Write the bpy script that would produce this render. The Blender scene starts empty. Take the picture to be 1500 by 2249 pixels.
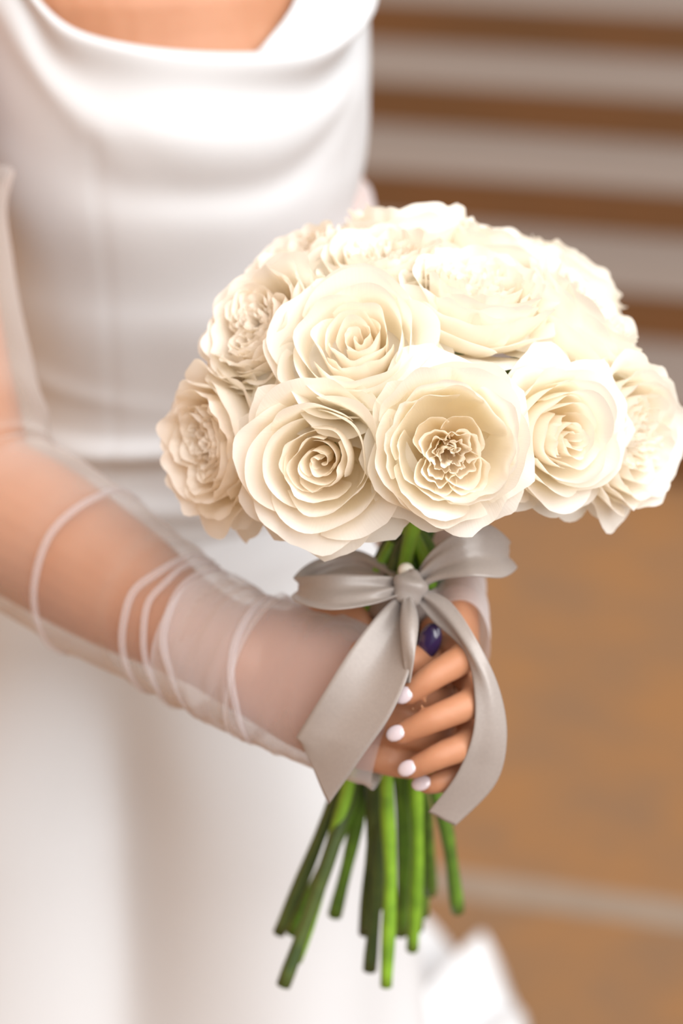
import bpy, bmesh, math, random
from math import sin, cos, pi, radians as rad, exp, sqrt
from mathutils import Vector as V, Matrix, Quaternion, noise

# ------------------------------------------------------------------ camera
scene = bpy.context.scene
COL = scene.collection
W, H = 1500, 2249
LENS, SENS = 85.0, 24.0
FPX = LENS / SENS * W
CAM_H, PITCH = 1.60, rad(24.5)
cd = bpy.data.cameras.new('camera'); cam = bpy.data.objects.new('camera', cd); COL.objects.link(cam)
cam.location = (0, 0, CAM_H); cam.rotation_euler = (pi / 2 - PITCH, 0, 0)
cd.lens = LENS; cd.sensor_fit = 'HORIZONTAL'; cd.sensor_width = SENS
cd.clip_start = .05; cd.clip_end = 100
cd.dof.use_dof = True; cd.dof.focus_distance = 1.115; cd.dof.aperture_fstop = 4.0
scene.camera = cam
scene.cycles.max_bounces = 14; scene.cycles.diffuse_bounces = 7; scene.cycles.transparent_max_bounces = 16
FWD = V((0, cos(PITCH), -sin(PITCH))); UPV = V((0, sin(PITCH), cos(PITCH))); RGT = V((1, 0, 0))

def C(px, py, d):
    """photo pixel + distance along the lens axis -> world point"""
    return V((0, 0, CAM_H)) + FWD * d + RGT * ((px - W / 2) / FPX * d) + UPV * ((H / 2 - py) / FPX * d)

def cdir(r, u, t):
    """direction given as right, up, towards the viewer"""
    return (RGT * r + UPV * u - FWD * t).normalized()

# ------------------------------------------------------------------ world, sun, exposure
world = bpy.data.worlds.new('overcast_sky'); scene.world = world; world.use_nodes = True
bg = world.node_tree.nodes['Background']
bg.inputs['Color'].default_value = (.93, .96, 1.0, 1)
# overcast sky: three times brighter at the zenith than at the horizon, dark ground below it
wn, wk = world.node_tree.nodes, world.node_tree.links
wtc = wn.new('ShaderNodeTexCoord'); wsp = wn.new('ShaderNodeSeparateXYZ'); wmr = wn.new('ShaderNodeMapRange'); wmu = wn.new('ShaderNodeMath')
wk.new(wtc.outputs['Generated'], wsp.inputs[0]); wk.new(wsp.outputs['Z'], wmr.inputs['Value'])
wmr.inputs['From Min'].default_value = 0; wmr.inputs['From Max'].default_value = 1; wmr.inputs['To Min'].default_value = 1 / 3; wmr.inputs['To Max'].default_value = 1
wmu.operation = 'MULTIPLY'; wmu.inputs[1].default_value = SKY = .78
wk.new(wmr.outputs['Result'], wmu.inputs[0]); wk.new(wmu.outputs[0], bg.inputs['Strength'])
sd = bpy.data.lights.new('sun', 'SUN'); sun = bpy.data.objects.new('sun', sd); COL.objects.link(sun)
sd.energy = 4.5; sd.angle = rad(65); sd.color = (1.0, .985, .965)
sun.rotation_euler = (V((0, 0, 0)) - V((.64, -.82, .92))).to_track_quat('-Z', 'Y').to_euler()
scene.view_settings.view_transform = 'Standard'; scene.view_settings.look = 'None'
scene.view_settings.gamma = 1; scene.view_settings.use_curve_mapping = False
scene.view_settings.exposure = 0.24

# ------------------------------------------------------------------ helpers
def sstep(a, b, x):
    t = max(0, min(1, (x - a) / (b - a))); return t * t * (3 - 2 * t)

def lerp(a, b, t): return a + (b - a) * t

def tab(pts, x):
    """piecewise smooth table lookup"""
    if x <= pts[0][0]: return pts[0][1]
    for (x0, y0), (x1, y1) in zip(pts, pts[1:]):
        if x <= x1:
            t = (x - x0) / (x1 - x0); return y0 + (y1 - y0) * t * t * (3 - 2 * t)
    return pts[-1][1]

def crom(P, n):
    """Catmull-Rom resample of a list of vectors (any length) to n points"""
    L = len(P); out = []
    for i in range(n):
        f = i / (n - 1) * (L - 1); k = min(int(f), L - 2); t = f - k
        p0, p1, p2, p3 = P[max(k - 1, 0)], P[k], P[k + 1], P[min(k + 2, L - 1)]
        out.append(.5 * ((2 * p1) + (p2 - p0) * t + (2 * p0 - 5 * p1 + 4 * p2 - p3) * t * t + (3 * p1 - p0 - 3 * p2 + p3) * t ** 3))
    return out

def cromf(P, n): return [v[0] for v in crom([V((p, 0, 0)) for p in P], n)]

def mesh(name, verts, faces, mat, parent=None, smooth=True, uvs=None):
    me = bpy.data.meshes.new(name); me.from_pydata([tuple(v) for v in verts], [], faces); me.update()
    if smooth: me.polygons.foreach_set('use_smooth', [True] * len(me.polygons))
    if uvs:
        uv = me.uv_layers.new(name='UVMap'); li = [0] * len(me.loops); me.loops.foreach_get('vertex_index', li)
        fl = []
        for i in li: fl += uvs[i]
        uv.data.foreach_set('uv', fl)
    o = bpy.data.objects.new(name, me); COL.objects.link(o)
    if mat: me.materials.append(mat)
    if parent: o.parent = parent
    return o

def empty(name, loc=(0, 0, 0), parent=None):
    o = bpy.data.objects.new(name, None); COL.objects.link(o); o.location = loc; o.empty_display_size = .02
    if parent: o.parent = parent
    return o

def tag(o, label, cat, group=None, kind=None):
    o['label'] = label
    if cat: o['category'] = cat
    if group: o['group'] = group
    if kind: o['kind'] = kind
    return o

def grid_faces(nu, nv, wrap=False, flip=False, off=0):
    F = []
    for j in range(nv - 1):
        for i in range(nu if wrap else nu - 1):
            a = j * nu + i; b = j * nu + (i + 1) % nu
            f = (off + a, off + b, off + b + nu, off + a + nu)
            F.append(f[::-1] if flip else f)
    return F

def box(name, x0, x1, y0, y1, z0, z1, mat, parent=None, bevel=0):
    vs = [(x, y, z) for z in (z0, z1) for y in (y0, y1) for x in (x0, x1)]
    fs = [(0, 2, 3, 1), (4, 5, 7, 6), (0, 1, 5, 4), (2, 6, 7, 3), (0, 4, 6, 2), (1, 3, 7, 5)]
    o = mesh(name, vs, fs, mat, parent, smooth=False)
    if bevel:
        m = o.modifiers.new('bevel', 'BEVEL'); m.width = bevel; m.segments = 3
    return o

def tube_data(path, radii, n=14, cap=True, off=0, ell=None, up=None):
    """closed tapered tube; ell = list of (flatness) factors along 'up' direction"""
    vs, fs = [], []
    L = len(path); prev = None
    for i in range(L):
        t = (path[min(i + 1, L - 1)] - path[max(i - 1, 0)]).normalized()
        if up is not None:
            s = t.cross(up[i] if isinstance(up, list) else up).normalized()
        else:
            if prev is None:
                a = V((0, 0, 1)) if abs(t.z) < .9 else V((1, 0, 0)); s = t.cross(a).normalized()
            else: s = (prev - t * prev.dot(t)).normalized()
        prev = s; b = s.cross(t)
        e = ell[i] if ell else 1
        for k in range(n):
            a = 2 * pi * k / n
            vs.append(path[i] + s * (radii[i] * cos(a)) + b * (radii[i] * e * sin(a)))
    fs = grid_faces(n, L, True, off=off)
    if cap:
        fs.append(tuple(off + k for k in range(n))[::-1]); fs.append(tuple(off + (L - 1) * n + k for k in range(n)))
    return vs, fs

def limb(joints, n=40, seg=16, flat=None, up=None):
    """rounded-end tapered limb through (point, radius[, flat]) joints"""
    P = [V(j[0]) for j in joints]; R = [j[1] for j in joints]; E = [(j[2] if len(j) > 2 else 1) for j in joints]
    P = crom(P, n); R = cromf(R, n); E = cromf(E, n)
    d0 = (P[0] - P[1]).normalized(); d1 = (P[-1] - P[-2]).normalized()
    hp, hr, he, tp, tr, te = [], [], [], [], [], []
    for a in (75, 50, 25):
        hp.append(P[0] + d0 * R[0] * E[0] * sin(rad(a))); hr.append(R[0] * cos(rad(a))); he.append(E[0])
    for a in (25, 50, 75):
        tp.append(P[-1] + d1 * R[-1] * E[-1] * sin(rad(a))); tr.append(R[-1] * cos(rad(a))); te.append(E[-1])
    return tube_data(hp + P + tp, hr + R + tr, seg, True, 0, he + E + te, up)

# ------------------------------------------------------------------ materials
def new_mat(name):
    m = bpy.data.materials.new(name); m.use_nodes = True
    nt = m.node_tree; nt.nodes.clear()
    return m, nt, nt.nodes, nt.links

def N(ns, typ, **kw):
    n = ns.new(typ)
    for k, v in kw.items():
        if k in n.inputs: n.inputs[k].default_value = v
        else: setattr(n, k, v)
    return n

def principled(name, col, rough=.5, noise_scale=None, noise_amt=.1, bump=0, sss=0, sssr=(1, .4, .2), sheen=0, spec=.5, col2=None, stretch=None, sss_scale=.005, coat=0):
    m, nt, ns, lk = new_mat(name)
    p = N(ns, 'ShaderNodeBsdfPrincipled'); o = N(ns, 'ShaderNodeOutputMaterial')
    p.inputs['Base Color'].default_value = (*col, 1); p.inputs['Roughness'].default_value = rough
    p.inputs['Specular IOR Level'].default_value = spec
    p.inputs['Coat Weight'].default_value = coat
    if sss:
        p.inputs['Subsurface Weight'].default_value = sss; p.inputs['Subsurface Radius'].default_value = sssr
        p.inputs['Subsurface Scale'].default_value = sss_scale
    if sheen: p.inputs['Sheen Weight'].default_value = sheen
    if noise_scale:
        tc = N(ns, 'ShaderNodeTexCoord'); src = tc.outputs['Object']
        if stretch:
            mp = N(ns, 'ShaderNodeMapping'); mp.inputs['Scale'].default_value = stretch; lk.new(src, mp.inputs['Vector']); src = mp.outputs['Vector']
        nz = N(ns, 'ShaderNodeTexNoise'); nz.inputs['Scale'].default_value = noise_scale; nz.inputs['Detail'].default_value = 5
        lk.new(src, nz.inputs['Vector'])
        c2 = col2 or tuple(c * (1 - noise_amt) for c in col)
        mx = N(ns, 'ShaderNodeMix', data_type='RGBA')
        rp = N(ns, 'ShaderNodeMapRange'); rp.inputs['From Min'].default_value = .35; rp.inputs['From Max'].default_value = .65
        lk.new(nz.outputs['Fac'], rp.inputs['Value']); lk.new(rp.outputs['Result'], mx.inputs['Factor'])
        mx.inputs['A'].default_value = (*col, 1); mx.inputs['B'].default_value = (*c2, 1)
        lk.new(mx.outputs['Result'], p.inputs['Base Color'])
        if bump:
            b = N(ns, 'ShaderNodeBump'); b.inputs['Strength'].default_value = bump; b.inputs['Distance'].default_value = .002
            lk.new(nz.outputs['Fac'], b.inputs['Height']); lk.new(b.outputs['Normal'], p.inputs['Normal'])
    lk.new(p.outputs[0], o.inputs[0])
    return m

def petal_mat(name, tip, base, trans=.38, glow=(1, .972, .905)):
    """petal: pigment runs from the warm base to the pale rim along the petal (UV.y)"""
    m, nt, ns, lk = new_mat(name)
    o = N(ns, 'ShaderNodeOutputMaterial'); p = N(ns, 'ShaderNodeBsdfPrincipled'); t = N(ns, 'ShaderNodeBsdfTranslucent'); mx = N(ns, 'ShaderNodeMixShader')
    uv = N(ns, 'ShaderNodeUVMap'); sp = N(ns, 'ShaderNodeSeparateXYZ'); lk.new(uv.outputs[0], sp.inputs[0])
    cr = N(ns, 'ShaderNodeValToRGB'); lk.new(sp.outputs['Y'], cr.inputs[0])
    cr.color_ramp.elements[0].position = .15; cr.color_ramp.elements[0].color = (*base, 1)
    cr.color_ramp.elements[1].position = .82; cr.color_ramp.elements[1].color = (*tip, 1)
    # fine veins running along the petal
    mp = N(ns, 'ShaderNodeMapping'); mp.inputs['Scale'].default_value = (26, 1.6, 1); lk.new(uv.outputs[0], mp.inputs['Vector'])
    nz = N(ns, 'ShaderNodeTexNoise'); nz.inputs['Scale'].default_value = 2.0; nz.inputs['Detail'].default_value = 3; lk.new(mp.outputs[0], nz.inputs['Vector'])
    b = N(ns, 'ShaderNodeBump'); b.inputs['Strength'].default_value = .16; b.inputs['Distance'].default_value = .001
    lk.new(nz.outputs['Fac'], b.inputs['Height']); lk.new(b.outputs['Normal'], p.inputs['Normal'])
    lk.new(cr.outputs[0], p.inputs['Base Color']); gm = N(ns, 'ShaderNodeMix', data_type='RGBA', blend_type='MULTIPLY'); gm.inputs['Factor'].default_value = 1; gm.inputs['B'].default_value = (*glow, 1); lk.new(cr.outputs[0], gm.inputs['A']); lk.new(gm.outputs['Result'], t.inputs['Color'])
    p.inputs['Roughness'].default_value = .48; p.inputs['Specular IOR Level'].default_value = .35; p.inputs['Sheen Weight'].default_value = .08
    mx.inputs[0].default_value = trans
    lk.new(p.outputs[0], mx.inputs[1]); lk.new(t.outputs[0], mx.inputs[2]); lk.new(mx.outputs[0], o.inputs[0])
    return m

def sheer_mat(name, col, a0, a1):
    """fine tulle: threads overlap more where the cloth turns edge-on"""
    m, nt, ns, lk = new_mat(name)
    o = N(ns, 'ShaderNodeOutputMaterial'); tr = N(ns, 'ShaderNodeBsdfTransparent'); d = N(ns, 'ShaderNodeBsdfDiffuse'); tl = N(ns, 'ShaderNodeBsdfTranslucent')
    d.inputs[0].default_value = (*col, 1); tl.inputs[0].default_value = (*col, 1)
    m1 = N(ns, 'ShaderNodeMixShader'); m1.inputs[0].default_value = .3; lk.new(d.outputs[0], m1.inputs[1]); lk.new(tl.outputs[0], m1.inputs[2])
    lw = N(ns, 'ShaderNodeLayerWeight'); lw.inputs['Blend'].default_value = .35
    mr = N(ns, 'ShaderNodeMapRange'); mr.inputs['To Min'].default_value = a0; mr.inputs['To Max'].default_value = a1
    lk.new(lw.outputs['Facing'], mr.inputs['Value'])
    m2 = N(ns, 'ShaderNodeMixShader'); lk.new(mr.outputs[0], m2.inputs[0]); lk.new(tr.outputs[0], m2.inputs[1]); lk.new(m1.outputs[0], m2.inputs[2])
    lk.new(m2.outputs[0], o.inputs[0])
    return m

M_PETAL = petal_mat('cream_petal', (.988, .968, .925), (.985, .91, .72), .50)
M_CORE = petal_mat('blush_petal', (.988, .952, .895), (.985, .865, .66), .50)
M_STEM = principled('rose_stem', (.13, .27, .025), .42, 60, .5, .2, col2=(.07, .15, .02))
M_STEM2 = principled('rose_stem_bright', (.22, .42, .03), .4, 60, .4, .2, col2=(.13, .27, .02))
M_STEM3 = principled('rose_stem_dark', (.075, .11, .025), .45, 60, .4, .2, col2=(.04, .07, .02))
M_CUT = principled('stem_cut', (.45, .5, .2), .7)
M_SKIN = principled('skin', (.47, .222, .122), .5, 30, .1, 0, sss=.25, sssr=(1, .35, .2), spec=.35, col2=(.43, .192, .10), sss_scale=.006)
M_GOWN = principled('white_crepe', (.61, .61, .62), .48, 900, .03, .05, sheen=.15, spec=.3)
M_TULLE = sheer_mat('white_tulle', (.80, .76, .73), .05, .75)
M_TULLE2 = sheer_mat('white_tulle_double', (.80, .78, .80), .34, .9)
M_TULLE3 = sheer_mat('white_tulle_hand', (.78, .74, .76), .22, .8)
M_RIBBON = principled('greige_satin', (.335, .29, .265), .34, 700, .06, .05, sheen=.2, spec=.55, stretch=(1, 1, 1))
M_PEARL = principled('pearl', (.85, .82, .74), .18, coat=.6)
M_NAIL = principled('pearly_nail', (.56, .47, .49), .2, coat=.6)
M_GEM = principled('purple_stone', (.035, .02, .075), .12, coat=.8)
M_GOLD = principled('ring_metal', (.8, .72, .6), .25); M_GOLD.node_tree.nodes['Principled BSDF'].inputs['Metallic'].default_value = 1
M_FLOOR = principled('brown_stone', (.235, .112, .038), .62, 7, .2, .1, col2=(.185, .100, .047))
M_JOINT = principled('pale_joint', (.235, .175, .128), .7, 12, .1)
M_RISER = principled('brown_riser', (.128, .048, .009), .65, 5, .2, .1, col2=(.10, .040, .008), stretch=(.5, 2, 2))
M_TREAD = principled('grey_tread', (.205, .164, .14), .55, 4, .1, .05, col2=(.19, .152, .128), stretch=(.4, 2, 2))
M_WALL = principled('warm_plaster', (.56, .31, .13), .8, 3, .15)  # orange tone deepened for the warm bounce off the added left wall

# ------------------------------------------------------------------ setting
PSI = rad(-14.4)      # the flight of steps stands turned to the line of sight
def slanted(o, d):
    o.location = (0, d, 0); o.rotation_euler = (0, 0, PSI); return o

floor = slanted(empty('floor'), 2.48); tag(floor, 'brown stone floor with a pale inlaid joint strip', 'floor', kind='structure')
box('stone_slab', -5, 5, -6.5, -.030, -.10, 0, M_FLOOR, floor, .004)
box('stone_slab', -5, 5, .030, 3.0, -.10, 0, M_FLOOR, floor, .004)
box('joint_strip', -5, 5, -.030, .030, -.10, -.002, M_JOINT, floor)
RISE, RUN, D0, Z0 = .0902, .3134, 4.073, .1325
stairs = slanted(empty('stairs'), D0); tag(stairs, 'flight of shallow steps with brown risers and pale grey treads', 'stairs', kind='structure')
nst = 13
for i in range(-1, nst):
    y = i * RUN * cos(PSI); z0 = Z0 + i * RISE if i >= 0 else 0; z1 = Z0 + (i + 1) * RISE
    last = i == nst - 1
    box('riser', -4.5, 4.5, y, y + .03, z0 - (.02 if i >= 0 else 0), z1 - .006, M_RISER, stairs)
    box('tread', -4.5, 4.5, y - .002, y + (RUN if not last else 2.5) + .02, z1 - .006, z1, M_TREAD, stairs, .002)
wb = slanted(empty('wall_back'), D0 + nst * RUN + 2.2); tag(wb, 'warm brown plaster wall behind the steps', 'wall', kind='structure')
box('wall_panel', -5, 5, 0, .2, 0, 5, M_WALL, wb)
wl = empty('wall_left_bounce', (-1.25, 0, 0)); tag(wl, 'warm brown wall added out of view to bounce warm light', 'wall', kind='structure')  # unseen wall, added to cut off the left sky and bounce warm light
box('wall_panel', -.2, 0, -.6, 9, 0, 4.0, M_WALL, wl)

# ------------------------------------------------------------------ roses
def petal_obj(par, prm, rnd, mat, nu=19, nv=13):
    """one petal; lengths in mm in the rose's own frame (z = out of the flower)"""
    g = prm.get
    R, zr, r0 = g('R'), g('z'), g('r0', 3); br, bz = g('belly', (R * .8, 6))
    lo, ld = g('lip', (0, 0)); tl = g('tl', .72); half = g('half'); phi = g('phi'); rnd_top = g('round', .22); tip = g('tip', 0)
    ra, rf = g('ruf', (0, 6)); ox, oy = g('off', (0, 0)); sp = g('spiral', 1.2); z0 = g('z0', 0); fold = g('fold', 0)
    p1, p2, p3, p4 = [rnd.uniform(0, 6.28) for _ in range(4)]; f2 = rf * rnd.uniform(1.6, 2.3)
    tw = rnd.uniform(-.12, .12); sd_ = rnd.uniform(0, 100); sroll = g('sroll', 0); lean = g('lean', 0)
    vs, uvs = [], []
    for j in range(nv):
        v = j / (nv - 1); v = v ** .85
        for i in range(nu):
            u = 2 * i / (nu - 1) - 1
            au = abs(u)
            top = 1 - rnd_top * au ** 2.6 + tip * exp(-(u - tw) ** 2 / .015) * .05 + .008 * sin(rf * .8 * u + p3)
            t = v * top
            # quadratic bezier profile
            r = (1 - t) ** 2 * r0 + 2 * t * (1 - t) * br + t * t * R
            z = z0 * (1 - t) + 2 * t * (1 - t) * (bz - z0) * 1.0 + t * t * (zr)
            lm = 1 + .35 * sin(2.1 * u + p4)
            k = max(0, (t - tl) / (1 - tl)); r += lo * lm * k ** 1.6; z -= ld * lm * k ** 2.4
            e = sstep(.45, 1, t)
            w = (.42 + .58 * sstep(0, .65, t)) * (1 - .10 * sstep(.8, 1, t))
            a = phi + tw * t + half * u * w
            r += sp * u * (.3 + t)
            q = e * ra
            r += q * (sin(rf * u + p1) + .45 * sin(f2 * u + p2))
            z += q * .7 * (sin(rf * 1.2 * u + p3) + .4 * sin(f2 * u + p4))
            if sroll and au > .6: kk = (au - .6) / .4; r += sroll * kk * kk * e; z -= sroll * .5 * kk * kk * e
            if fold: r -= fold * exp(-(u / .16) ** 2) * e * .9
            nz = noise.noise((u * 1.6 + sd_, v * 2.2, sd_ * .37)); r += nz * 2.0 * t; z += noise.noise((u * 2 + sd_, v * 3, 7.7)) * 1.3 * t
            z += lean * (r * cos(a - phi))*.0
            r = max(r, .3)
            x = ox * sstep(0, .7, t) + r * cos(a); y = oy * sstep(0, .7, t) + r * sin(a)
            vs.append((x * .001, y * .001, z * .001)); uvs.append((i / (nu - 1), v))
    return mesh('petal', vs, grid_faces(nu, nv), mat, par, uvs=uvs)

def rose_petals(par, kind, seed, s=1.0, openr=1.0, heart=(0, 0)):
    """whorls of petals from the guard petals to the heart"""
    rnd = random.Random(seed); G = rnd.gauss; Uf = rnd.uniform
    def ring(n, mat=M_PETAL, ph=None, jit=.12, **kw):
        ph = Uf(0, 6.28) if ph is None else ph
        for i in range(n):
            k = dict(kw); k['phi'] = ph + 2 * pi * i / n + G(0, jit)
            k['R'] = kw['R'] * s * (1 + Uf(-.06, .06)); k['z'] = kw['z'] * s + Uf(-1.3, 1.3)
            k['belly'] = (kw['belly'][0] * s * (1 + Uf(-.05, .05)), kw['belly'][1] * s + Uf(-1, 1))
            if 'lip' in kw: q = Uf(.55, 1.35); k['lip'] = (kw['lip'][0] * q * openr, kw['lip'][1] * q * openr)
            if 'ruf' in kw: k['ruf'] = (kw['ruf'][0] * Uf(.6, 1.4), kw['ruf'][1] * Uf(.7, 1.3))
            k['half'] = kw['half'] * (1 + Uf(-.12, .12))
            petal_obj(par, k, rnd, mat)
    ph0 = Uf(0, 6.28)
    # guard petals: broad, reflexed, with little points
    ring(5, ph=ph0, R=38, z=15, belly=(28, 2), lip=(8, 10), tl=.62, half=.72, round=.26, tip=1, ruf=(.8, 4), sroll=2.5, z0=-2)
    ring(5, ph=ph0 + .63, R=34.5, z=26, belly=(28, 2), lip=(6, 6), tl=.7, half=.72, round=.24, tip=.8, ruf=(.8, 5), sroll=2.5)
    if kind == 'cup':
        ring(5, ph=ph0 + .2, R=31.5, z=34, belly=(29, 4), lip=(5.5, 5), tl=.74, half=.82, round=.14, tip=.3, ruf=(.9, 6), sroll=1.5)
        ring(5, R=28, z=37.5, belly=(28, 5), lip=(2.5, 2), tl=.85, half=.85, round=.10, ruf=(.8, 7))
        ring(4, R=24.5, z=38, belly=(26, 7), lip=(1, .8), tl=.88, half=1.0, round=.10, ruf=(.7, 7))
        nsub = 4; core_r = 19
        core_z = 30
    elif kind == 'spiral':
        ring(5, ph=ph0 + .2, R=31, z=34, belly=(29, 4), lip=(5.5, 5), tl=.74, half=.85, round=.18, tip=.4, ruf=(.7, 5), sroll=1.5)
        ring(4, R=25.5, z=38, belly=(27, 5), lip=(4, 3.2), tl=.78, half=.98, round=.18, ruf=(.6, 4), jit=.22)
        ring(3, R=20, z=39.5, belly=(24, 7), lip=(2.6, 1.8), tl=.82, half=1.25, round=.18, ruf=(.6, 4), jit=.25)
        ring(3, R=14.2, z=38.2, belly=(18, 10), lip=(1.8, 1), tl=.84, half=1.25, round=.18, ruf=(.8, 5), mat=M_CORE, jit=.3)
        ring(2, R=10.5, z=37.5, belly=(14, 12), lip=(1.3, .6), half=1.5, round=.16, ruf=(.9, 6), mat=M_CORE, jit=.3)
        nsub = 0; core_r = 8.5; core_z = 37
        ph = Uf(0, 6.28)
        for k, rr in enumerate((8.6, 7.2, 5.8, 4.5, 3.3, 2.2)):
            ph += 2.2
            petal_obj(par, dict(R=rr * s, z=(37.5 - .3 * k + Uf(-.5, .8)) * s, belly=(rr * 1.15 * s, 14 * s), r0=1, lip=(.9, .4), tl=.86, half=1.75, round=.12, ruf=(.35, 5), phi=ph, spiral=1.5 * s, off=(1.5, -1)), rnd, M_CORE, 23, 10)
    else:   # ruffled rosette
        ring(6, ph=ph0 + .2, R=32, z=32, belly=(28, 3), lip=(5, 4), tl=.78, half=.78, round=.18, tip=.3, ruf=(.9, 5.5), sroll=1.5)
        ring(6, R=28, z=35.5, belly=(26, 4), lip=(3.5, 2.5), tl=.82, half=.78, round=.14, ruf=(.9, 6))
        ring(6, R=23.5, z=37, belly=(23, 6), lip=(2.5, 1.5), tl=.84, half=.78, round=.12, ruf=(.9, 6), mat=M_CORE)
        nsub = 5; core_r = 19.5; core_z = 35
    # heart: quartered, each quarter a nest of folded petals
    a0 = Uf(0, 6.28)
    for q in range(nsub):
        aq = a0 + 2 * pi * q / nsub + Uf(-.35, .35); big = Uf(.8, 1.15)
        steps = (1.0, .82, .64, .46, .28) if nsub > 2 else (1.0, .75, .5)
        for k, f in enumerate(steps):
            reach = core_r * f * (big if k else 1); rr = reach * .52; d = reach * .48
            th = aq + Uf(-.25, .25)
            kk = dict(R=rr * s, z=(core_z + Uf(-1.8, 1.2) - 4.0 * (1 - f) * (nsub > 2)) * s, belly=(rr * s * 1.05, 14 * s), r0=1.2,
                      lip=(Uf(.3, 1.4), .4), tl=.85, half=Uf(1.35, 2.0), round=.10, ruf=(Uf(.35, .9) * (1 if nsub > 2 else .7), Uf(6, 11)), off=(d * cos(th) * s + heart[0], d * sin(th) * s + heart[1]), phi=th, spiral=.8 * rnd.choice((-1, 1)), fold=Uf(-.8, 1.6))
            petal_obj(par, kk, rnd, M_CORE, 23, 10)
    # two petals between the quarters
    for q in range(4 if nsub else 0):
        kk = dict(R=core_r * Uf(.06, .26) * s, z=core_z * s - Uf(0, 3), belly=(4 * s, 14 * s), r0=.8, half=1.4, round=.12, ruf=(.6, 6), phi=Uf(0, 6.28), spiral=1.0, off=heart)
        petal_obj(par, kk, rnd, M_CORE, 15, 9)

# binding point of the stems, bundle axis
BIND = C(893, 1292, 1.243); FOOT = C(820, 2060, 1.36)
BAX = (FOOT - BIND).normalized()
BS = BAX.cross(FWD).normalized(); BT = BS.cross(BAX).normalized()
STEMS = []
def make_rose(px, py, d, ax, kind, seed, label, stem_end, slot, s=1.0, openr=1.0, smat=None, srad=.0038, spin=0):
    root = empty('rose'); A = cdir(*ax)
    face = C(px, py, d); base = face - A * (.036 * s)
    q = A.to_track_quat('Z', 'Y'); root.rotation_mode = 'QUATERNION'; root.rotation_quaternion = q @ Quaternion((0, 0, 1), spin); root.location = base
    tag(root, label, 'rose', 'cream roses in the bouquet')
    hv = root.rotation_quaternion.inverted() @ (-UPV)
    rose_petals(root, kind, seed, s, openr, (hv.x * 4.5, hv.y * 4.5) if kind == 'cup' else (0, 0))
    M = Matrix.LocRotScale(root.location, root.rotation_quaternion, None); Mi = M.inverted()
    # calyx
    vs, fs = tube_data([V((0, 0, z * .001)) for z in (-9, -7, -3, 0, 2)], [.0032, .005, .0065, .006, .003], 10)
    mesh('calyx', vs, fs, M_STEM, root)
    # stem: flower base -> binding -> cut end
    b = BIND + BS * slot[0] * .001 + BT * slot[1] * .001
    lo = BIND + BAX * .085 + BS * slot[0] * .0011 + BT * slot[1] * .0011
    e = C(*stem_end)
    P = crom([base - A * .006, base - A * .03 + (b - base) * .25, b - BAX * .012, lo.lerp(e, .08), lo.lerp(e, .55) + BS * .002, e], 26)
    P = [Mi @ p for p in P]
    r = [srad * (1 + .10 * sin(i * 1.3 + seed)) for i in range(26)]
    vs, fs = tube_data(P, r, 10)
    st = mesh('stem', vs, fs, smat or M_STEM, root); st.data.materials.append(M_CUT); st.data.polygons[len(fs) - 1].material_index = 1
    return root

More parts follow.
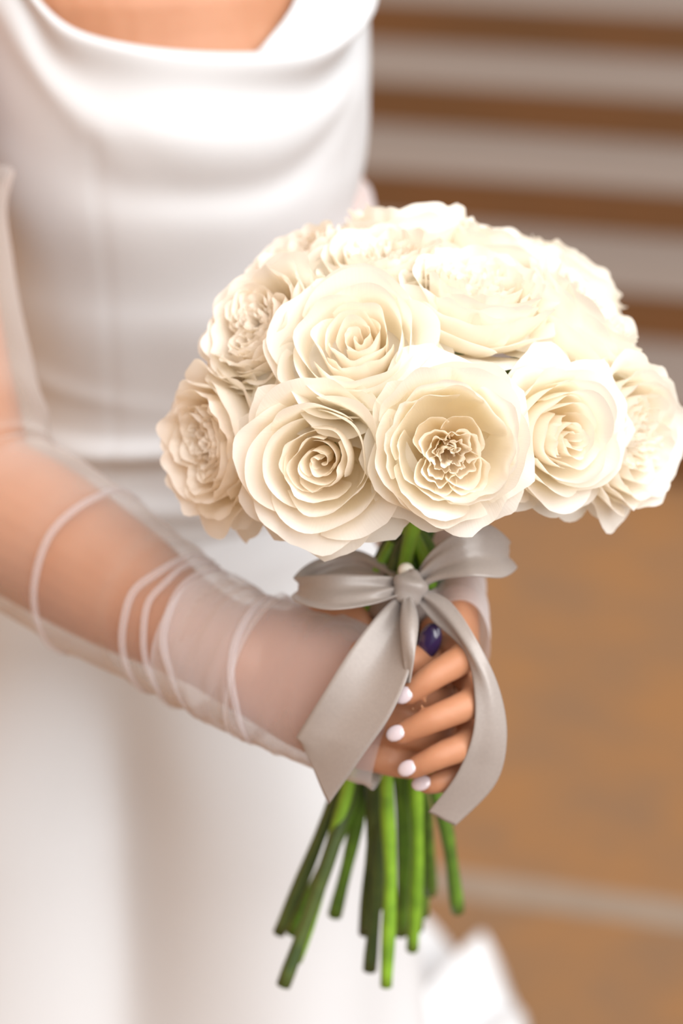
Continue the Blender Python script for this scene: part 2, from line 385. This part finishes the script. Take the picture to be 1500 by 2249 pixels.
# px, py, depth, axis(right, up, toward viewer), kind, seed, size, openness, label, stem end, slot
ROSES = [
 (692, 1022, 1.126, (-.22, -.18, 1), 'spiral', 11, 1.10, 1.1, 'cream rose with a tight spiral heart hanging above the left bow loop', (905, 2085, 1.36), (11, -9), M_STEM2),
 (992, 982, 1.110, (.04, -.10, 1), 'cup', 23, 1.04, .75, 'wide open cup-shaped cream rose with ruffled heart above the bow knot', (848, 2165, 1.33), (-3, -12), M_STEM2),
 (1262, 960, 1.140, (.50, -.12, 1), 'spiral', 35, .97, .9, 'oval cream rose between the wide open cup rose and the outermost rose beside the steps', (800, 2050, 1.35), (-9, -7), M_STEM3),
 (1430, 965, 1.185, (.86, -.12, .75), 'ruffled', 47, 1.10, 1.1, 'outermost cream rose of the bouquet on the side away from the gown', (650, 2110, 1.33), (-15, -2), M_STEM2),
 (424, 985, 1.185, (-.92, -.14, .66), 'ruffled', 52, 1.13, 1.0, 'peach tinted cream rose turned towards the gown above the gloved forearm', (1005, 2000, 1.37), (15, -2), M_STEM),
 (775, 735, 1.135, (-.14, .42, 1), 'spiral', 64, 1.12, .9, 'upturned cream rose right above the tight spiral rose', (812, 2130, 1.34), (-6, 1), M_STEM3),
 (545, 690, 1.175, (-.75, .48, .75), 'ruffled', 71, 1.03, .9, 'blurred ivory rose just above the peach tinted rose', (945, 1960, 1.39), (9, 3), M_STEM),
 (632, 545, 1.225, (-.6, .95, .42), 'ruffled', 83, .97, .8, 'small ivory rose on the shoulder of the bouquet nearest the bodice', (915, 2040, 1.40), (4, 9), M_STEM),
 (835, 535, 1.190, (-.10, .95, .55), 'ruffled', 95, .95, .8, 'ivory rose facing up behind the upturned rose', (880, 2050, 1.37), (3, -3), M_STEM),
 (900, 462, 1.260, (.0, 1.0, .05), 'cup', 103, 1.0, .7, 'topmost ivory rose at the crown of the bouquet', (640, 2050, 1.35), (-1, 13), M_STEM),
 (1062, 600, 1.165, (.20, .95, .62), 'ruffled', 118, 1.08, .9, 'upturned ivory rose above the wide open cup rose with broad pale guard petals', (840, 1990, 1.37), (-4, 5), M_STEM3),
 (1318, 660, 1.205, (.78, .80, .32), 'ruffled', 127, 1.08, 1.0, 'ivory rose with sharp pointed guard petals on the bouquet shoulder by the steps', (622, 2165, 1.32), (-11, 4), M_STEM3),
 (1125, 510, 1.245, (.30, 1.0, .15), 'ruffled', 139, 1.0, .8, 'ivory rose with frilled rim on the crown next to the topmost rose', (735, 2010, 1.36), (-9, 10), M_STEM),
 (1270, 580, 1.285, (.6, .9, -.15), 'ruffled', 142, .9, .8, 'ivory rose half hidden at the back of the crown by the steps', (930, 2010, 1.41), (6, 14), M_STEM),
 (1388, 790, 1.262, (.95, .35, .1), 'cup', 155, 1.0, .8, 'ivory rose tucked behind the outermost rose', (612, 2050, 1.34), (-15, 6), M_STEM3),
]
for i, (px, py, d, ax, kind, seed, s, op, lab, se, sl, sm) in enumerate(ROSES):
    make_rose(px, py, d, ax, kind, seed, lab, se, sl, s, op, sm, spin=seed * .7)

# ------------------------------------------------------------------ ribbon bow
def strip(name, pairs, mat, parent, n=48, nw=13, bulge=0.0, gather=0.0, gk=(3, .25), both=False, seed=0, wav=0.0):
    A = crom([C(*p[0]) for p in pairs], n); B = crom([C(*p[1]) for p in pairs], n)
    vs, uvs = [], []
    for i in range(n):
        f = i / (n - 1); t = (A[min(i + 1, n - 1)] - A[max(i - 1, 0)] + B[min(i + 1, n - 1)] - B[max(i - 1, 0)]).normalized()
        wv = (B[i] - A[i]); nrm = t.cross(wv).normalized()
        dk = min(f, 1 - f) if both else f
        ga = gather * (exp(-dk / gk[1]) + .10)
        for j in range(nw):
            w = j / (nw - 1)
            p = A[i] + wv * w
            p = p + nrm * (bulge * 4 * w * (1 - w) * sin(pi * min(1, f * 1.3)) + ga * sin(gk[0] * pi * w + seed) + wav * sin(7 * f + 2 * w + seed) * f)
            vs.append(p); uvs.append((w, f))
    o = mesh(name, vs, grid_faces(nw, n), mat, parent, uvs=uvs)
    m = o.modifiers.new('thickness', 'SOLIDIFY'); m.thickness = .0006; m.offset = 0
    return o

bow = empty('ribbon_bow', (0, 0, 0)); tag(bow, 'greige satin ribbon bow with long tails tied round the rose stems', 'ribbon')
strip('loop', [((905, 1270, 1.205), (918, 1294, 1.200)), ((945, 1212, 1.196), (965, 1274, 1.193)), ((1010, 1165, 1.190), (1040, 1266, 1.185)), ((1075, 1152, 1.196), (1105, 1268, 1.193)),
               ((1122, 1190, 1.213), (1136, 1246, 1.213)), ((1088, 1175, 1.232), (1105, 1238, 1.232)), ((1000, 1195, 1.235), (1015, 1250, 1.235)), ((915, 1275, 1.222), (922, 1290, 1.222))], M_RIBBON, bow, 64, 17, .004, .0030, (4, .12), True, .5)
strip('loop', [((890, 1274, 1.205), (882, 1306, 1.200)), ((812, 1266, 1.197), (822, 1328, 1.186)), ((735, 1262, 1.196), (728, 1340, 1.181)), ((672, 1266, 1.204), (660, 1326, 1.196)),
               ((646, 1268, 1.216), (643, 1308, 1.214)), ((690, 1232, 1.235), (686, 1290, 1.235)), ((785, 1208, 1.238), (785, 1274, 1.236)), ((880, 1268, 1.222), (885, 1292, 1.222))], M_RIBBON, bow, 64, 17, -.004, .0026, (4, .12), True, 1.5)
strip('tail', [((882, 1304, 1.203), (906, 1312, 1.200)), ((835, 1345, 1.192), (905, 1372, 1.184)), ((772, 1425, 1.186), (904, 1452, 1.174)), ((712, 1520, 1.187), (862, 1562, 1.172)), ((655, 1612, 1.198), (795, 1662, 1.182)), ((655, 1614, 1.199), (722, 1766, 1.200))], M_RIBBON, bow, 52, 17, -.006, .0022, (3, .2), False, .3)
strip('tail_fold', [((886, 1306, 1.200), (905, 1308, 1.198)), ((880, 1360, 1.182), (918, 1362, 1.180)), ((884, 1430, 1.176), (912, 1430, 1.171)), ((893, 1500, 1.176), (900, 1500, 1.173))], M_RIBBON, bow, 36, 9, .003, .001, (3, .2), False, .9)
strip('tail', [((908, 1306, 1.203), (922, 1290, 1.201)), ((950, 1362, 1.196), (988, 1322, 1.192)), ((1022, 1432, 1.184), (1048, 1410, 1.178)), ((1042, 1530, 1.178), (1096, 1512, 1.180)), ((1036, 1620, 1.180), (1113, 1620, 1.186)), ((1000, 1705, 1.190), (1088, 1722, 1.196)), ((941, 1783, 1.204), (1000, 1814, 1.206))], M_RIBBON, bow, 60, 15, .003, .0020, (3, .2), False, 2.2)
# knot with pleats
def knot():
    c = C(900, 1291, 1.199); vs = []
    nu, nv = 28, 16
    for j in range(nv):
        a = -pi / 2 + pi * j / (nv - 1)
        for i in range(nu):
            b = 2 * pi * i / nu
            r = 1 + .10 * sin(5 * a + 1.5 * cos(b)) + .05 * sin(3 * b)
            vs.append(c + RGT * (.0085 * cos(a) * cos(b) * r) - FWD * (.0065 * cos(a) * sin(b) * r) + UPV * (.0085 * sin(a) * r))
    return mesh('knot', vs, grid_faces(nu, nv, True), M_RIBBON, bow)
knot()
vs, fs = tube_data([BIND + BAX * (z * .001) for z in (-9, -8, -4, 4, 11, 12)], [.0185, .0195, .0185, .0185, .0195, .0185], 28, False)
mesh('wrap', vs, fs, M_RIBBON, bow).modifiers.new('thickness', 'SOLIDIFY').thickness = .0008
def ball(name, c, r, mat, parent, sq=(1, 1, 1), nu=20, nv=12, ax=None):
    vs = []
    for j in range(nv):
        a = -pi / 2 + pi * j / (nv - 1)
        for i in range(nu):
            b = 2 * pi * i / nu; X = ax or (RGT, -FWD, UPV)
            vs.append(c + X[0] * (r * sq[0] * cos(a) * cos(b)) + X[1] * (r * sq[1] * cos(a) * sin(b)) + X[2] * (r * sq[2] * sin(a)))
    return mesh(name, vs, grid_faces(nu, nv, True), mat, parent)
ball('pearl_pin', C(892, 1254, 1.206), .0042, M_PEARL, bow)['label'] = 'small round pearl pin above the knot'

# ------------------------------------------------------------------ the bride
TURN = rad(25); BX, BY = -.113, 1.50
person = empty('person', (BX, BY, 0)); tag(person, 'person in a white cowl-neck gown and sheer gloves holding a bouquet of cream roses', 'person')
PINV = Matrix.Translation((-BX, -BY, 0))
ROT = Matrix.Rotation(TURN, 3, 'Z')
def B(x, y, z):  # body frame -> world; -y is her front, +x her left
    v = ROT @ V((x, y, 0)); return V((BX + v.x, BY + v.y, z))
def pmesh(name, vs, fs, mat, parent=None, **k):   # world-space verts -> child of person
    par = parent or person
    return mesh(name, [PINV @ V(v) for v in vs], fs, mat, par, **k)

A_T = [(.0, .16), (.45, .165), (.70, .165), (.86, .152), (.95, .122), (1.02, .106), (1.10, .113), (1.20, .129), (1.27, .132), (1.32, .140), (1.37, .140), (1.41, .075), (1.46, .055)]
F_T = [(.0, .13), (.45, .13), (.70, .118), (.86, .108), (.95, .096), (1.02, .094), (1.10, .108), (1.17, .122), (1.215, .126), (1.27, .106), (1.32, .082), (1.37, .062), (1.41, .055), (1.46, .053)]
K_T = [(.0, .16), (.70, .14), (.86, .135), (.95, .105), (1.02, .085), (1.15, .092), (1.27, .10), (1.37, .075), (1.46, .058)]
def torso_pt(phi, z, off=0.0):
    a = tab(A_T, z) + off; b = (tab(F_T, z) if cos(phi) > 0 else tab(K_T, z)) + off
    # keep front and back halves continuous at the sides
    return a * sin(phi), -b * cos(phi)

def build_body():
    V_, F_ = [], []
    def add(vf):
        o = len(V_); V_.extend(vf[0]); F_.extend([tuple(i + o for i in f) for f in vf[1]])
    n = 48; zs = [.78 + (1.50 - .78) * i / 40 for i in range(41)]
    vs = []
    for z in zs:
        for k in range(n):
            x, y = torso_pt(2 * pi * k / n, z, (-.009 - .045 * sstep(1.0, .9, z)) if z < 1.34 else -.004)
            vs.append(B(x, y, z))
    fs = grid_faces(n, 41, True); fs.append(tuple(range(n))[::-1]); fs.append(tuple(40 * n + k for k in range(n)))
    add((vs, fs))
    for sx in (-1, 1):
        add(limb([(B(.060 * sx, .0, .86), .052), (B(.062 * sx, .0, .65), .055), (B(.07 * sx, .0, .45), .052), (B(.07 * sx, .02, .28), .050), (B(.07 * sx, .02, .10), .034), (B(.07 * sx, .01, .05), .036)]))
        add(limb([(B(.07 * sx, .05, .035), .028), (B(.075 * sx, -.05, .03), .032), (B(.08 * sx, -.13, .02), .02)]))
    nrm = -FWD
    # right arm (upper arm, forearm)
    add(limb([(B(-.125, .01, 1.36), .046), (C(-215, 100, 1.42), .046), (C(-175, 600, 1.40), .043), (C(-105, 960, 1.375), .041), (C(-60, 1085, 1.365), .041), (C(80, 1170, 1.345), .0405), (C(260, 1285, 1.31), .035), (C(420, 1385, 1.275), .0265), (C(540, 1448, 1.252), .025)], 70, 24))
    # right palm, thumb, fingers
    add(limb([(C(500, 1430, 1.262), .026, .85), (C(590, 1462, 1.246), .030, .60), (C(690, 1505, 1.230), .0335, .44), (C(790, 1545, 1.218), .0335, .36), (C(825, 1560, 1.215), .030, .34)], 30, 24, up=nrm))
    add(limb([(C(590, 1430, 1.250), .016), (C(690, 1385, 1.243), .0145), (C(790, 1368, 1.250), .0115), (C(868, 1378, 1.268), .009)], 20, 14))
    for m, p, d, t, r in (((795, 1442, 1.214), (890, 1452, 1.202), (955, 1462, 1.222), (958, 1468, 1.246), .0092),
                          ((812, 1512, 1.213), (910, 1528, 1.206), (968, 1540, 1.222), (966, 1546, 1.246), .0094),
                          ((808, 1588, 1.212), (900, 1606, 1.204), (955, 1616, 1.224), (952, 1622, 1.246), .0090),
                          ((790, 1652, 1.218), (865, 1672, 1.210), (915, 1682, 1.228), (916, 1686, 1.246), .0080)):
        add(limb([(C(*m), r * 1.08), (C(*p), r), (C(*d), r * .9), (C(*t), r * .75)], 22, 14))
    # left arm
    add(limb([(B(.115, .02, 1.36), .042), (C(640, 60, 1.61), .035), (C(664, 250, 1.61), .033), (C(700, 440, 1.59), .032), (C(748, 640, 1.55), .033), (C(800, 790, 1.50), .035), (C(850, 930, 1.43), .033), (C(915, 1110, 1.36), .026), (C(962, 1235, 1.30), .0215)], 70, 22))
    hn = cdir(1, .25, -.15)
    add(limb([(C(950, 1205, 1.315), .023, .8), (C(970, 1280, 1.285), .029, .6), (C(995, 1370, 1.255), .033, .42), (C(1002, 1440, 1.243), .032, .36)], 26, 22, up=hn))
    add(limb([(C(930, 1280, 1.275), .013), (C(880, 1330, 1.268), .0115), (C(840, 1385, 1.268), .009)], 16, 12))
    for m, p, d, t, r in (((958, 1384, 1.228), (1020, 1440, 1.192), (950, 1486, 1.181), (896, 1526, 1.183), .0076),
                          ((1003, 1424, 1.237), (1042, 1536, 1.190), (955, 1578, 1.180), (880, 1612, 1.184), .0076),
                          ((1012, 1490, 1.245), (1034, 1624, 1.195), (965, 1660, 1.186), (906, 1688, 1.190), .0074),
                          ((1002, 1550, 1.252), (1010, 1690, 1.208), (968, 1716, 1.202), (936, 1724, 1.204), .0064)):
        add(limb([(C(*m), r * 1.15), (C(*m).lerp(C(*p), .5), r * .98), (C(*p), r * 1.04), (C(*d), r * .92), (C(*t), r * .74)], 28, 14))
    o = pmesh('body', V_, F_, M_SKIN)
    m = o.modifiers.new('r', 'REMESH'); m.mode = 'VOXEL'; m.voxel_size = .0020; m.use_smooth_shade = True
    m = o.modifiers.new('s', 'SMOOTH'); m.factor = .5; m.iterations = 3
    dg = bpy.context.evaluated_depsgraph_get(); dg.update()
    me = bpy.data.meshes.new_from_object(o.evaluated_get(dg)); o.modifiers.clear()
    old = o.data; o.data = me; bpy.data.meshes.remove(old); me.name = 'body'
    if not me.materials: me.materials.append(M_SKIN)
    me.polygons.foreach_set('use_smooth', [True] * len(me.polygons))
    o['label'] = 'bare skin of chest, arms and hands'
    return o
build_body()

# finger nails of the hand whose fingers close round the stems
def nail(c, along, nrm, l=.0052, w=.0040):
    s = along.cross(nrm).normalized(); nrm = s.cross(along).normalized()
    return ball('fingernail', PINV @ c, 1, M_NAIL, person, (l, w, .0016), 14, 9, (along, s, nrm))
for t, d in (((896, 1526, 1.183), (950, 1486, 1.181)), ((880, 1612, 1.184), (955, 1578, 1.180)), ((906, 1688, 1.190), (965, 1660, 1.186)), ((936, 1724, 1.204), (968, 1716, 1.202))):
    a = (C(*t) - C(*d)).normalized(); nrm = cdir(.15, .45, 1)
    nrm = (nrm - a * nrm.dot(a)).normalized()
    nail(C(*t) + nrm * .0052 + a * .001, a, nrm)
# ring with a dark stone
rc = C(985, 1412, 1.213); ra = (C(1024, 1452, 1.192) - C(962, 1384, 1.226)).normalized()
s1 = ra.cross(V((0, 0, 1))).normalized(); s2 = ra.cross(s1).normalized(); vs = []
for i in range(32):
    a = 2 * pi * i / 32; rr = s1 * cos(a) + s2 * sin(a)
    for j in range(8):
        b = 2 * pi * j / 8; vs.append(rc + rr * (.0102 + .0012 * cos(b)) + ra * (.0016 * sin(b)))
ring = pmesh('ring', vs, [(i * 8 + j, i * 8 + (j + 1) % 8, ((i + 1) % 32) * 8 + (j + 1) % 8, ((i + 1) % 32) * 8 + j) for i in range(32) for j in range(8)], M_GOLD)
gx = cdir(.35, 1, .3); gz = cdir(-.55, .1, 1); gz = (gz - gx * gz.dot(gx)).normalized(); gy = gz.cross(gx)
ball('gemstone', PINV @ C(943, 1409, 1.2035), 1, M_GEM, ring, (.0100, .0062, .0046), 24, 14, (gx, gy, gz))['label'] = 'large dark purple oval stone'

# ------------------------------------------------------------------ gown
gown = empty('wedding_gown', (0, 0, 0), person); gown['label'] = 'white crepe gown with draped cowl neckline'
def G(x, s): return exp(-(x / s) ** 2)
def bodice():
    n = 160; NV = 90; z_lo = .915; vs = []
    def wrapang(k): return -pi + 2 * pi * k / n
    def ztop(p):
        ap = abs(p); q = p - .25
        f = 1.258 + (.10 if q > 0 else .019) * q * q + .09 * G(p - 1.0, .14) + .10 * G(p + 1.12, .22)
        return lerp(f, 1.265, sstep(1.1 if p > 0 else 1.35, 1.35 if p > 0 else 1.7, ap)) - .03 * sstep(1.6, 3.1, ap)
    def disp(p, z, zt):
        d = 0; fr = sstep(1.25, .6, abs(p))
        h = zt - z
        d += fr * ((.010 + .016 * G(p - .5, .5)) * G(h, .018) - .003 * G(h - .034, .016))  # standing cowl edge, hollow below
        q = p - .05
        z1 = 1.214 + .040 * (q / .9) ** 2; d += fr * .0050 * G(z - z1, .026)
        z2 = 1.176 + .075 * (max(0, q) / .9) ** 2 + .02 * q * q; d -= fr * .0030 * G(z - z2, .013) * G(q - .1, .8)
        z4 = 1.238 - .16 * (p + .75); d += .0025 * G(z - z4, .018) * G(p + .85, .3)
        # waist creases
        for zz, am, sk, w in ((1.030, .0030, .014, .0070), (1.012, .0045, -.008, .0050), (.990, .0060, .012, .0065), (.968, .0045, -.01, .007)):
            d += am * G(z - zz - sk * sin(p * 1.3 + zz * 40), w) * (.6 + .4 * sin(2.3 * p + zz * 60))
        # princess seams
        for ps in (-.66, .70): d -= .0010 * G(p - ps, .016) * sstep(1.24, 1.20, z)
        d += .0028 * noise.noise((p * 2.2, z * 14, 3.3))
        return d
    rows = NV + 8
    for j in range(rows):
        for k in range(n):
            p = wrapang(k); zt = ztop(p)
            if j < NV:
                z = lerp(z_lo, zt, j / (NV - 1)); off = .004 + disp(p, z, zt) * sstep(.915, .945, z) - .009 * sstep(.945, .915, z)
            else:   # facing turned inwards over the edge
                f = (j - NV + 1) / 8; e = .004 + disp(p, zt, zt); fr = sstep(1.25, .7, abs(p)); rs = sstep(-.40, 1.0, p) * sstep(1.25, 1.0, p)
                z = zt + .004 * sin(pi * min(1, f * 2.2)) * fr - (1 - rs) * (.030 + .012 * fr) * f ** 1.6 + rs * (-.006 * sin(pi * f) + .062 * sstep(.2, 1, f))
                off = e - (e + .001) * sin(pi / 2 * min(1, f * 1.25)) + .0015 * (1 - fr)
            x, y = torso_pt(p, z, off); vs.append(B(x, y, z))
    return pmesh('bodice', vs, grid_faces(n, rows, True), M_GOWN, gown)
bodice()
def skirt():
    n = 180; NV = 80; vs = []
    for j in range(NV):
        f = j / (NV - 1); z = lerp(.950, .012, f)
        for k in range(n):
            p = -pi + 2 * pi * k / n
            low = sstep(.85, .1, z)
            d = -.004 + .012 * sstep(.950, .920, z) + low * (.012 + .020 * cos(5 * p + 1.0 + 2 * f) + .012 * cos(9 * p - 2 * f)) + .08 * sstep(.35, 0, z) * (1 + .5 * cos(7 * p))
            # her left thigh pushes the cloth forward, hollow between the legs
            th = sstep(.92, .72, z)
            d += th * (.034 * G(p - .25, .40) - .040 * G(p + .60, .28) + .022 * G(p + 1.25, .35))
            for zz, am, sk in ((.91, .004, .03), (.89, .003, -.02)):
                d += am * G(z - zz - sk * sin(p * 1.2), .010) * G(p + .2, .9)
            d += .004 * noise.noise((p * 1.5, z * 5, 9.1))
            x, y = torso_pt(p, z, d)
            if cos(p) < 0: y += -cos(p) * .35 * sstep(.45, 0, z)
            vs.append(B(x, y, z))
    return pmesh('skirt', vs, grid_faces(n, NV, True, True), M_GOWN, gown)
skirt()
def train():
    # fan of cloth lying on the floor behind her
    O = V((-.16, 1.72)); tip = [V((-.9, 2.6)), V((-.5, 2.95)), V((-.15, 2.75)), V((.03, 2.42)), V((.115, 2.30)), V((.165, 2.235)), V((.195, 2.16)), V((.19, 2.02)), V((.14, 1.85)), V((.05, 1.65))]
    T = crom([t.to_3d() for t in tip], 72); NR = 26; vs = []
    for j in range(NR):
        f = j / (NR - 1)
        for i, t in enumerate(T):
            x = lerp(O.x, t.x, f); y = lerp(O.y, t.y, f)
            z = .012 + .030 * (1 + sin(i * .62 + 2.0 * f)) * sstep(0, .4, f) * (1 - .35 * f) + .05 * (1 - f) + .030 * G(i - 40, 3.5) * f + .012 * noise.noise((x * 9, y * 9, 0))
            if j == NR - 1: z *= .55
            vs.append(V((x, y, max(.006, z))))
    o = pmesh('train', vs, grid_faces(72, NR), M_GOWN, gown)
    m = o.modifiers.new('thickness', 'SOLIDIFY'); m.thickness = .002
train()

# ------------------------------------------------------------------ gloves
def sleeve(name, joints, mat, parent, wr=(), n=110, seg=40, seed=0, up=None, ruffle0=0.0, ruffle1=0.0, sag=0.0):
    P = crom([V(j[0]) for j in joints], n); R = cromf([j[1] for j in joints], n); E = cromf([(j[2] if len(j) > 2 else 1) for j in joints], n)
    vs = []; nr = up if up is not None else -FWD; prev = None
    for i in range(n):
        f = i / (n - 1)
        t = (P[min(i + 1, n - 1)] - P[max(i - 1, 0)]).normalized(); s = t.cross(nr).normalized(); b = s.cross(t)
        for k in range(seg):
            a = 2 * pi * k / seg; r = R[i]
            m = 1 + .022 * sin(3 * a + 9 * f + seed) + .03 * noise.noise((cos(a) * 1.3, sin(a) * 1.3 + seed, f * 14))
            for fw, am, wd, sk in wr:
                m += am * G(f - fw - sk * cos(a + .6), wd)
            m += ruffle0 * G(f, .03) * (1 + sin(7 * a + seed)) + ruffle1 * G(1 - f, .02) * sin(6 * a + seed)
            vs.append(P[i] + s * (r * m * cos(a)) + b * (r * E[i] * m * sin(a)) - V((0, 0, sag * max(0, -sin(a) * 0 + 0) )))
    return pmesh(name, vs, grid_faces(seg, n, True), mat, parent)
GLOVE = [(C(-195, 420, 1.41), .052), (C(-165, 640, 1.40), .054), (C(-110, 900, 1.38), .052), (C(-50, 1085, 1.365), .049), (C(80, 1175, 1.345), .048), (C(260, 1295, 1.31), .0435), (C(420, 1395, 1.275), .036), (C(540, 1455, 1.250), .035, .85), (C(640, 1492, 1.236), .037, .62), (C(760, 1535, 1.221), .038, .50), (C(872, 1578, 1.211), .036, .42)]
gr = sleeve('sheer_glove', GLOVE, M_TULLE, None,
            wr=((.47, .05, .012, .012), (.565, .06, .009, .02), (.60, .05, .008, .03), (.66, .045, .008, .01), (.745, .05, .007, .004), (.82, .035, .008, -.006), (.24, .07, .02, .02), (.30, .07, .015, .03), (.35, .06, .012, .03)), ruffle0=.10, ruffle1=.02)
gr['label'] = 'sheer white tulle glove on the forearm beside the skirt'
sleeve('glove_band', [(C(446, 1405, 1.271), .0375, .95), (C(520, 1445, 1.255), .0365, .90), (C(590, 1472, 1.243), .0375, .75)], M_TULLE2, gr, n=30, seed=2, wr=((0, .04, .05, 0), (1, .04, .05, 0)))
sleeve('glove_hand', [(C(572, 1466, 1.2455), .0382, .75), (C(650, 1494, 1.235), .0380, .62), (C(760, 1535, 1.221), .0385, .51), (C(874, 1579, 1.211), .0365, .43)], M_TULLE3, gr, n=50, seed=5, wr=((0, .03, .03, 0), (.5, .02, .03, .02), (1, .03, .03, 0)))
gl = sleeve('sheer_glove', [(C(702, 450, 1.590), .0335), (C(748, 640, 1.55), .036), (C(800, 790, 1.50), .039), (C(850, 930, 1.43), .037), (C(915, 1110, 1.36), .031), (C(962, 1235, 1.30), .027, .9), (C(978, 1300, 1.278), .032, .65), (C(996, 1372, 1.254), .036, .52), (C(1004, 1420, 1.243), .035, .5)], M_TULLE2, None, seed=4, up=cdir(1, .25, -.15), wr=((.75, .05, .01, .01), (.85, .05, .01, -.01), (.92, .04, .01, 0)), ruffle0=.01)
gl['label'] = 'sheer white glove on the hand behind the bow'

def glove_fold(f0, sk, rad_=.0021, a0=-.15, a1=3.3):
    # a pinched fold running over the upper side of the glove
    n = 201; P = crom([V(j[0]) for j in GLOVE], n); Rr = cromf([j[1] for j in GLOVE], n); E_ = cromf([(j[2] if len(j) > 2 else 1) for j in GLOVE], n)
    pts = []
    for k in range(28):
        a = lerp(a0, a1, k / 27); i = int(max(1, min(n - 2, (f0 + sk * cos(a) + .004 * sin(3 * a)) * (n - 1))))
        t = (P[i + 1] - P[i - 1]).normalized(); q = t.cross(-FWD).normalized(); b = q.cross(t)
        r = Rr[i] * 1.035; pts.append(P[i] + q * (r * cos(a)) + b * (r * E_[i] * sin(a)))
    pts = crom(pts[::3] + [pts[-1]], 40)
    vs, fs = tube_data(pts, [rad_ * (.5 + .5 * sin(pi * i / 39)) for i in range(40)], 8)
    pmesh('glove_fold', vs, fs, M_TULLE3, gr)
glove_fold(.472, .010); glove_fold(.578, .006); glove_fold(.602, .020, .0018); glove_fold(.632, .034); glove_fold(.738, .028)
